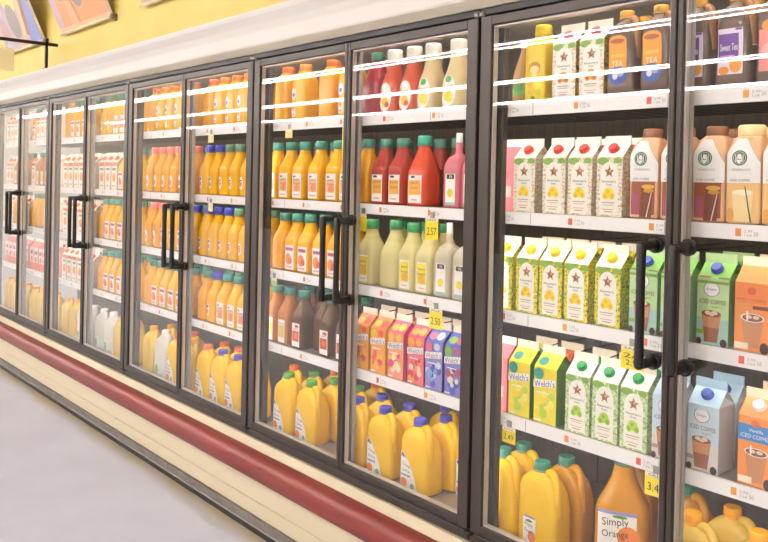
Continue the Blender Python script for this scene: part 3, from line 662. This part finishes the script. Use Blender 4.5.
# ------------------------------------------------------------------ setting
fl = bpy.data.materials.new('store floor'); fl.use_nodes = True; t = fl.node_tree; N = t.nodes; L = t.links; bs = N['Principled BSDF']; bs.inputs['Roughness'].default_value = .32
tc = N.new('ShaderNodeTexCoord'); nz = N.new('ShaderNodeTexNoise'); nz.inputs['Scale'].default_value = 2.2; nz.inputs['Detail'].default_value = 6; L.new(tc.outputs['Object'], nz.inputs['Vector'])
rp = N.new('ShaderNodeValToRGB'); rp.color_ramp.elements[0].position = .3; rp.color_ramp.elements[1].position = .7; rp.color_ramp.elements[0].color = lin('#bfc1ce'); rp.color_ramp.elements[1].color = lin('#cacddb'); L.new(nz.outputs['Fac'], rp.inputs[0])
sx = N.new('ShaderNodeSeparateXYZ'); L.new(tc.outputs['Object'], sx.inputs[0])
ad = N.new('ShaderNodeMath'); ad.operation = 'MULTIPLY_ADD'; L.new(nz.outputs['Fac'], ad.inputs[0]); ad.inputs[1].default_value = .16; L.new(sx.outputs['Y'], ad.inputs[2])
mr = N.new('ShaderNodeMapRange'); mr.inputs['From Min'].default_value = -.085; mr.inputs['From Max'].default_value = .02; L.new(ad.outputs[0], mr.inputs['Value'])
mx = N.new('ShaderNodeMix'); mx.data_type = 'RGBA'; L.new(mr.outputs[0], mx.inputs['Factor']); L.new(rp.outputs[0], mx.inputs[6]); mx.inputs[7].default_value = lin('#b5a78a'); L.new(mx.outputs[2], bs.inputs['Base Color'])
b = MB(); b.poly([(-26, -13, 0), (6, -13, 0), (6, .9, 0), (-26, .9, 0)], fl); struct(b, 'floor')
YW = noisy('#d8be66', '#dbc36e', 3, .6)
b = MB(); b.box(-26, 6, .05, .20, 2.42, 3.60, YW); struct(b, 'wall_back')
b = MB(); b.poly([(-26, -13, 3.6), (-26, .2, 3.6), (6, .2, 3.6), (6, -13, 3.6)], M('#f2ede4', .7)); struct(b, 'ceiling')
b = MB(); b.box(-26.1, -26, -13, .9, 0, 3.6, M('#f4ead8', .6)); struct(b, 'wall_left')
b = MB(); b.box(-26, 6, -13.1, -13, 0, 3.6, M('#6e645a', .7)); struct(b, 'wall_front')  # this and the right wall are unseen, added to cut pale reflections in glass
b = MB(); b.box(6, 6.1, -13, .9, 0, 3.6, M('#a89c8a', .7)); struct(b, 'wall_right')
b = MB(); CO = M('#d2cbc4', .5); CO2 = M('#cdc2ac', .5)
b.extrude_x([(.049, 2.346), (-.006, 2.346), (-.042, 2.372), (-.046, 2.380), (-.052, 2.432), (-.054, 2.440), (-.066, 2.470), (-.088, 2.505), (-.094, 2.522), (-.094, 2.530), (.049, 2.530)], XA, 6, [CO2, CO2, CO, CO, CO, CO, CO, CO, CO, CO])
struct(b, 'trim_1')
TUBE = emit('#fff8f2', 75)
for i, y in enumerate((-3.2, -5.9, -8.8, -11.6)):
    r = empty('ceiling_light', (-10, y, 3.6))
    h = MB(); h.bar(-15.6, 15.6, -.16, .16, -.05, -.001, WHITE); h.build('housing', r)
    for sx_ in (-.12, .12):
        l = MB(); l.tube([(-15.5, sx_, -.066), (15.5, sx_, -.066)], .0062, TUBE, 10); l.build('tube_lamp', r)
    tag(r, ['long ceiling light overhead behind the viewer, not reflected in doors', 'long ceiling light seen as highest streak reflected in doors', 'long ceiling light seen as middle streak reflected in doors', 'long ceiling light seen as lowest streak reflected in doors'][i], 'ceiling light', 'twin tube ceiling lights')

# wall posters leaning out at the top
def poster(x0, w, items, base, lab):
    r = empty('wall_poster', (x0+w/2, .020, 2.79)); ang = math.radians(24)
    def fm(u, v, o): return (u, -v*math.sin(ang)-o*math.cos(ang), v*math.cos(ang)-o*math.sin(ang))
    H = .78; b = MB(); n = Vector((0, math.cos(ang), math.sin(ang)))*.022
    c = [Vector(fm(u, v, 0)) for u, v in ((-w/2, 0), (w/2, 0), (w/2, H), (-w/2, H))]; d = [p+n for p in c]
    b.poly(c, base); b.poly(d[::-1], PAP)
    for i in range(4): j = (i+1) % 4; b.poly([c[i], d[i], d[j], c[j]], PAP)
    art(b, items, fm, .0008, .0006); b.build('picture_panel', r)
    k = MB(); k.tube([fm(-w/2-.01, .012, .006), fm(w/2+.01, .012, .006)], .012, M('#d8cfae', .4), 10); k.box(w/2+.010, w/2+.03, -.010, .028, -.012, .03, M('#6a6048')); k.build('bottom_bar', r)
    br = MB(); top = Vector(fm(0, .62, 0))
    for u in (-w*.3, w*.3): br.tube([(u, .028, top.z), (u, top.y+.01, top.z)], .008, STEEL, 8)
    br.build('bracket', r)
    return tag(r, lab, 'poster', 'leaning wall posters')
GC = M('#9c9088'); GC2 = M('#b0a29c'); LIL = M('#8a94c4')
poster(-5.72, .93, [('rect', -.465, .02, .465, .78, M('#c0b0b8')), ('circ', .02, .46, .16, .17, M('#e6d67a')), ('rect', .22, .02, .46, .78, LIL), ('circ', -.02, .24, .13, .15, GC), ('poly', [(.10,.10),(.16,.10),(.28,.38),(.22,.42)], M('#f0c08a')), ('poly', [(.18,.10),(.25,.10),(.34,.36),(.29,.42)], M('#a87a5a')), ('circ', -.3, .45, .12, .13, M('#e0d0c0')), ('circ', -.3, .2, .1, .1, M('#c0a0a0')), ('rect', -.10, .02, .22, .10, M('#d8b0a0'))], M('#c0b0b8'), 'lilac poster with yellow and grey circles, above leftmost cooler, behind bracket')
poster(-4.35, .95, [('rect', -.475, .05, .475, .78, M('#e09a68')), ('rect', -.475, .05, -.36, .78, M('#c4a8b0')), ('rect', -.36, .30, .475, .78, M('#cfb4a8')), ('circ', -.24, .36, .14, .13, GC2), ('circ', .05, .34, .13, .19, GC), ('circ', .34, .33, .12, .13, GC2), ('circ', .05, .40, .11, .16, GC2), ('poly', [(-.2,.05),(-.05,.05),(-.08,.22),(-.18,.22)], M('#eeaa80'))], M('#f0b48c'), 'peach poster with grey circles and pale bottom bar, second from left')
poster(-2.90, .93, [('rect', -.465, .05, .465, .78, M('#d8b89c')), ('circ', -.2, .34, .14, .14, GC2), ('circ', .15, .38, .14, .16, GC), ('rect', -.465, .05, .465, .12, M('#e0c0a0'))], M('#d8b89c'), 'pale brown poster cut off by photo top edge, rightmost of three')

# sign bracket standing on the cornice
r = empty('sign_bracket', (-4.43, -.075, 2.531))
b = MB(); b.bar(-.011, .011, -.011, .011, 0, .235, BLACK, .002); b.bar(-.045, .045, -.016, .016, 0, .006, BLACK, .001); b.build('post', r)
b = MB(); b.bar(-.011, .011, -.46, .085, .180, .204, BLACK, .002); b.build('arm', r)
tag(r, 'black sign bracket standing on the white cornice, below posters', 'bracket')
b = MB(); b.box(-4.436, -4.426, -.50, -.31, 2.49, 2.66, M('#f0e2b0', .5)); b.tube([(-4.43, -.36, 2.655), (-4.43, -.36, 2.7105)], .003, STEEL, 6); b.tube([(-4.43, -.45, 2.655), (-4.43, -.45, 2.7105)], .003, STEEL, 6)
tag(b.build('aisle_sign'), 'pale yellow blank sign hanging from black bracket at left edge', 'sign')

# ------------------------------------------------------------------ stock
# rightmost pair, left door (9)
row(9, 1, [('amber', .090, .15), ('y_square', .178), ('mango', .303), ('mango', .412), ('tea_orange', .520, .145), ('tea_orange', .640, .145)])
row(9, 2, [('plainpink', .0455, .15), ('pinklem', .1435), ('pinklem', .272), ('pinklem', .377), ('pinklem', .490), ('cof_brown', .613), ('cof_brown', .718)])
row(9, 3, [('lemon', .052, .14), ('lemon', .165), ('lemon', .268), ('lemon', .372), ('lemon', .493), ('c_green', .620), ('c_green', .726)])
row(9, 4, [('plainpink', .040, .14), ('w_yellow', .143), ('w_yellow', .256), ('limeade', .388), ('limeade', .493), ('limeade', .597), ('c_blue', .708)])
row(9, 5, [('j_teal', .072, .132), ('j_teal', .080, .238), ('j_teal', .248, .132), ('j_amberhandle', .268, .243), ('simply', .498, .205, .45), ('simply', .455, .345), ('j_amberhandle', .672, .335)])
# door 10
row(10, 1, [('tea_purple', .765, .145), ('tea_purple', .882, .145), ('tea_pink', .998, .145), ('tea_pink', 1.118, .145)])
row(10, 2, [('cof_brown', .820), ('cof_cream', .921), ('cof_cream', 1.022), ('cof_cream', 1.124)])
row(10, 3, [('c_green', .842), ('c_orange', .953), ('c_orange', 1.056)])
row(10, 4, [('c_blue', .822), ('c_oband', .972), ('c_oband', 1.075)])
row(10, 5, [('j_white', .800, .138), ('j_white', .855, .275), ('j_white', .985, .166), ('j_amberhandle', 1.08, .30)])
# second rows behind
row(9, 2, [('pinklem', .272, .245), ('pinklem', .377, .245), ('pinklem', .490, .245)], rear=True)
row(9, 3, [('lemon', .160, .245), ('lemon', .268, .245), ('lemon', .372, .245), ('lemon', .493, .245), ('c_green', .620, .245)], rear=True)
row(9, 4, [('w_yellow', .143, .245), ('w_orange', .256, .245), ('limeade', .388, .245), ('limeade', .493, .245), ('limeade', .597, .245)], rear=True)
row(10, 3, [('c_green', .842, .245), ('c_orange', .953, .245)], rear=True)
row(10, 4, [('c_blue', .822, .245), ('c_oband', .972, .245)], rear=True)
# door 8
row(8, 1, [('magenta', -.745, .16), ('r_tall', -.610), ('r_tall', -.488), ('l_tall', -.376), ('l_tall', -.235), ('magenta', -.30, .28)])
row(8, 2, [('oj_plain', -.772), ('ruby', -.655), ('ruby', -.545), ('bigred', -.425, .15), ('apple_plain', -.330, .25), ('sq_pink', -.220), ('sq_pink', -.122)])
row(8, 3, [('lem', -.735), ('lem_big', -.60, .16), ('lem', -.468), ('lem', -.366), ('sq_white', -.262), ('sq_white', -.160)])
row(8, 4, [('w_orange', -.738), ('w_orange', -.626), ('w_pink', -.514), ('w_rose', -.392), ('w_blue', -.288), ('w_violet', -.180)])
row(8, 5, [('j_green', -.925, .252), ('j_purple', -.775, .135), ('j_purple', -.748, .252), ('j_purple', -.590, .133), ('j_purple', -.560, .246), ('j_purple', -.375, .135), ('j_purple', -.345, .252), ('j_purple', -.45, .360), ('j_purple', -.172, .25)])
row(8, 3, [('lem', -.68, .27), ('lem', -.52, .27), ('lem', -.40, .26)], rear=True)
row(8, 4, [('w_orange', -.738, .245), ('w_orange', -.626, .245), ('w_pink', -.514, .245), ('w_rose', -.392, .245), ('w_blue', -.288, .245), ('w_violet', -.180, .245)], rear=True)
# door 7
row(7, 1, [('oj_bigplain', -1.425, .145), ('oj_big', -1.275, .145), ('oj_bigplain', -1.060, .150), ('oj_bigplain', -1.17, .27), ('oj_big', -.92, .16)])
row(7, 2, [('oj_teal', -1.492), ('oj_teal', -1.375), ('oj_teal', -1.258), ('oj_teal', -1.125), ('oj_teal', -.985), ('oj_teal', -.880)])
row(7, 3, [('oj_plain', -1.418), ('oj_flower', -1.308), ('oj_flower', -1.200), ('oj_flower', -1.078), ('oj_flower', -.962), ('oj_flower', -.855)])
row(7, 4, [('peach', -1.470, .14), ('peach', -1.362), ('apple', -1.238), ('apple_plain', -1.130, .19), ('apple', -1.012), ('apple', -.885)])
row(7, 5, [('j_orange', -1.452, .255), ('j_green', -1.335, .140), ('j_orange', -1.255, .370), ('j_green', -1.278, .255), ('j_green', -1.140, .140), ('j_green', -1.103, .255), ('j_orange', -.94, .38)])
row(7, 2, [('oj_teal', -1.42, .26), ('oj_teal', -1.30, .26), ('oj_teal', -1.17, .26), ('oj_teal', -1.04, .26), ('oj_teal', -.93, .26)], rear=True)
row(7, 3, [('oj_plain', -1.36, .26), ('oj_flower', -1.24, .26), ('oj_flower', -1.12, .26), ('oj_flower', -1.0, .26)], rear=True)
# door 6
def fill(door, shelf, keys, x0, step, y=.14, rear=False):
    row(door, shelf, [(k, x0+i*step+random.uniform(-.004, .004)) for i, k in enumerate(keys)], y, rear)
fill(6, 1, ['oj_bigplain', 'oj_big', 'oj_big', 'oj_big', 'oj_big'], -2.17, .128)
fill(6, 2, ['oj_blue', 'oj_blue', 'oj_green', 'oj_green', 'oj_green', 'oj_green'], -2.20, .112)
fill(6, 3, ['oj_blue', 'oj_blue', 'oj_blue', 'oj_green', 'oj_green', 'oj_green'], -2.20, .112)
fill(6, 4, ['oj_plain', 'oj_blue', 'oj_teal', 'oj_teal', 'oj_teal', 'oj_teal'], -2.20, .112)
row(6, 5, [('j_orange', -2.18, .255), ('j_orange', -2.16, .140), ('j_purple', -1.99, .140), ('j_purple', -1.82, .140), ('j_orange', -2.01, .255), ('j_orange', -1.84, .255), ('j_purple', -1.648, .140)])
fill(6, 2, ['oj_blue', 'oj_green', 'oj_green', 'oj_green', 'oj_green'], -2.14, .112, .25, True)
fill(6, 3, ['oj_blue', 'oj_green', 'oj_green', 'oj_green', 'oj_green'], -2.14, .112, .25, True)
# door 5
fill(5, 1, ['oj_bigplain', 'oj_big', 'oj_big', 'oj_big', 'oj_big'], -2.91, .125)
fill(5, 2, ['oj_pinkcap', 'oj_pinkcap', 'oj_pinkcap', 'oj_pinkcap', 'oj_pinkcap', 'oj_pinkcap'], -2.92, .112)
fill(5, 3, ['oj_pinkcap', 'oj_pinkcap', 'oj_flower', 'oj_flower', 'oj_flower', 'oj_blue'], -2.92, .112)
fill(5, 4, ['oj_plain', 'oj_flower', 'oj_flower', 'oj_flower', 'oj_flower', 'oj_plain'], -2.92, .112)
row(5, 5, [('j_white', -2.88, .14), ('j_white', -2.87, .255), ('j_milk', -2.705, .140), ('j_orange', -2.53, .14), ('j_orange', -2.55, .255), ('j_white', -2.355, .14)])
# door 4
fill(4, 1, ['oj_green', 'oj_green', 'oj_teal', 'oj_teal', 'oj_green', 'oj_teal'], -3.70, .112)
fill(4, 2, ['oj_carton', 'oj_carton', 'oj_carton', 'oj_flower', 'oj_flower', 'oj_flower'], -3.71, .112)
fill(4, 3, ['oj_plain', 'oj_flower', 'oj_flower', 'oj_flower', 'oj_flower', 'oj_flower'], -3.71, .112)
fill(4, 4, ['oj_plain', 'oj_flower', 'oj_flower', 'oj_flower', 'oj_flower', 'oj_flower'], -3.71, .112)
row(4, 5, [('j_milk', -3.70, .14), ('j_milk', -3.53, .14), ('j_white', -3.36, .14), ('j_white', -3.184, .14), ('j_orange', -3.45, .255)])
# door 3
fill(3, 1, ['oj_bigplain', 'oj_flower', 'oj_flower', 'oj_flower', 'oj_flower'], -4.42, .118)
fill(3, 2, ['oj_carton']*6, -4.44, .112)
fill(3, 3, ['oj_carton']*6, -4.44, .112)
fill(3, 4, ['oj_carton']*6, -4.44, .112)
row(3, 5, [('j_white', -4.40, .14), ('j_white', -4.23, .14), ('j_milk', -4.057, .14), ('j_milk', -3.885, .14)])
# doors 2 and 1
fill(2, 1, ['oj_flower', 'oj_carton', 'oj_carton', 'oj_carton', 'oj_carton', 'oj_carton'], -5.23, .112)
fill(2, 2, ['oj_carton', 'peach', 'peach', 'peach', 'peach', 'oj_carton'], -5.23, .112)
fill(2, 3, ['oj_plain', 'oj_plain', 'oj_plain', 'oj_carton', 'oj_carton', 'oj_carton'], -5.23, .112)
fill(2, 4, ['red_carton']*6, -5.23, .112)
row(2, 5, [('j_white', -5.20, .14), ('j_white', -5.03, .14), ('j_white', -4.86, .14), ('j_white', -4.684, .14)])
fill(1, 1, ['oj_carton']*6, -5.95, .112)
fill(1, 2, ['oj_carton', 'oj_carton', 'peach', 'peach', 'peach', 'peach'], -5.95, .112)
fill(1, 3, ['oj_carton', 'oj_carton', 'oj_plain', 'oj_plain', 'oj_carton', 'oj_carton'], -5.95, .112)
fill(1, 4, ['red_carton']*6, -5.95, .112)
row(1, 5, [('j_white', -5.94, .14), ('j_white', -5.77, .14), ('j_white', -5.60, .14), ('j_white', -5.424, .14)])
def behind(door, shelf, keys, xs): row(door, shelf, [(k, x, .258) for k, x in zip(keys, xs)], rear=True)
behind(8, 1, ['r_tall', 'l_tall'], [-.488, -.17])
behind(8, 2, ['ruby', 'ruby', 'ruby', 'sq_pink'], [-.655, -.545, -.44, -.17])
behind(9, 1, ['mango', 'mango', 'tea_orange', 'tea_orange'], [.303, .412, .52, .64])
behind(10, 1, ['tea_purple', 'tea_pink'], [.882, .998])
behind(10, 2, ['cof_brown', 'cof_cream', 'cof_cream'], [.82, .921, 1.022])
behind(7, 4, ['peach', 'apple', 'apple', 'apple_plain'], [-1.36, -1.24, -1.01, -.90])
for d, x in ((6, -2.14), (5, -2.87), (4, -3.65), (3, -4.39), (2, -5.17)):
    fill(d, 4, ['oj_teal', 'oj_green', 'oj_teal', 'oj_green', 'oj_teal'] if d > 3 else ['oj_carton']*5, x, .112, .25, True)
    if d < 6:
        for sh_ in (2, 3): fill(d, sh_, ['oj_teal', 'oj_green', 'oj_teal', 'oj_green', 'oj_teal'] if d > 3 else ['oj_carton']*5, x, .112, .25, True)
for k in list(KIND.values()):
    if not k['used']:
        for ch in list(k['root'].children): bpy.data.objects.remove(ch)
        bpy.data.objects.remove(k['root'])

# yellow sale tags hanging from the shelf edges
TY = M('#f8de12', .45); TW = M('#f6ecd0', .45)
def sale_tag(x, shelf, w, h, big_t, head, lab, m=TY, two=None):
    z = SZ[shelf]-.040
    r = empty('price_tag', (x, .0725, z)); b = MB(); b.box(-w/2, w/2, -.0008, .0008, -h, 0, m)
    it = [('rect', -w/2+.001, -.014, w/2-.001, -.001, TW)]
    if head: it.append(('text', head, 0, -.008, w*.7, .007, 0, INK))
    if two: it += [('text', two, -w*.10, -h*.42, w*.55, h*.20, 0, INK), ('text', big_t, w*.08, -h*.72, w*.70, h*.22, 0, INK)]
    elif big_t: it.append(('text', big_t, 0, -h*.62, w*.72, h*.36, 0, INK))
    art(b, it, flat_map(-.0008)); b.build('card', r)
    c = MB(); c.box(-.010, .010, -.0012, .0020, -.002, .022, STEEL); c.build('clip', r)
    tag(r, lab, 'price tag', 'sale tags hanging from shelf edges')
sale_tag(.600, 3, .078, .072, '2.92', 'SALE', 'yellow sale tag under third shelf behind left handle, second door from right', two='2/')
sale_tag(.690, 4, .074, .070, '3.49', 'SALE', 'yellow sale tag under fourth shelf beside the amber juice bottle label')
sale_tag(.118, 4, .060, .058, '2.49', 'SALE', 'yellow sale tag under fourth shelf, left edge of second door from right')
sale_tag(-.295, 2, .072, .085, '2.57', 'SALE', 'yellow sale tag above pale lemonade bottles, centre of third door from right')
sale_tag(-.262, 3, .072, .080, '2.50', 'SALE', 'yellow sale tag above blue and violet fruit drink cartons')
sale_tag(-.720, 2, .042, .078, '', None, 'yellow sale tag beside door handles, left of pale lemonade bottles')
sale_tag(-1.305, 1, .060, .045, '', None, 'pale yellow tag under top shelf above teal capped orange juice', m=M('#f2e08a'))
sale_tag(-1.410, 3, .050, .040, '', None, 'small green tag under third shelf above peach juice bottles', m=M('#b8cc6a'))
sale_tag(-.860, 1, .040, .150, '', None, 'tall narrow yellow tag under top shelf, beside middle stile')
sale_tag(-2.080, 1, .060, .050, '', None, 'pale tag under top shelf of fifth door from right', m=M('#f2e6a0'))
sale_tag(-2.070, 2, .050, .050, '', None, 'pale tag under second shelf above blue capped orange juice', m=M('#f2e6a0'))

# ------------------------------------------------------------------ world, camera, view
w = bpy.data.worlds.new('store air'); S.world = w; w.use_nodes = True
w.node_tree.nodes['Background'].inputs[0].default_value = lin('#f6ece0'); w.node_tree.nodes['Background'].inputs[1].default_value = .45
cd = bpy.data.cameras.new('camera'); co = bpy.data.objects.new('camera', cd); COL.objects.link(co)
cx, D, hh, yaw, pitch, roll, fpx, sy = 1.9548, 2.1239, 1.72, -.8582, -.0083, .0218, 799.88, 188.34
fw = Vector((math.sin(yaw)*math.cos(pitch), math.cos(yaw)*math.cos(pitch), math.sin(pitch)))
rt = Vector((math.cos(yaw), -math.sin(yaw), 0)); up = rt.cross(fw)
r2 = rt*math.cos(roll)+up*math.sin(roll); u2 = -rt*math.sin(roll)+up*math.cos(roll)
co.matrix_world = Matrix(((r2.x, u2.x, -fw.x, cx), (r2.y, u2.y, -fw.y, -D), (r2.z, u2.z, -fw.z, hh), (0, 0, 0, 1)))
cd.sensor_width = 36; cd.lens = fpx*36/768; cd.shift_y = -(271-sy)/768; cd.clip_start = .05
S.camera = co
vs = S.view_settings; vs.view_transform = 'Standard'; vs.look = 'None'; vs.gamma = 1; vs.use_curve_mapping = False; vs.exposure = .72
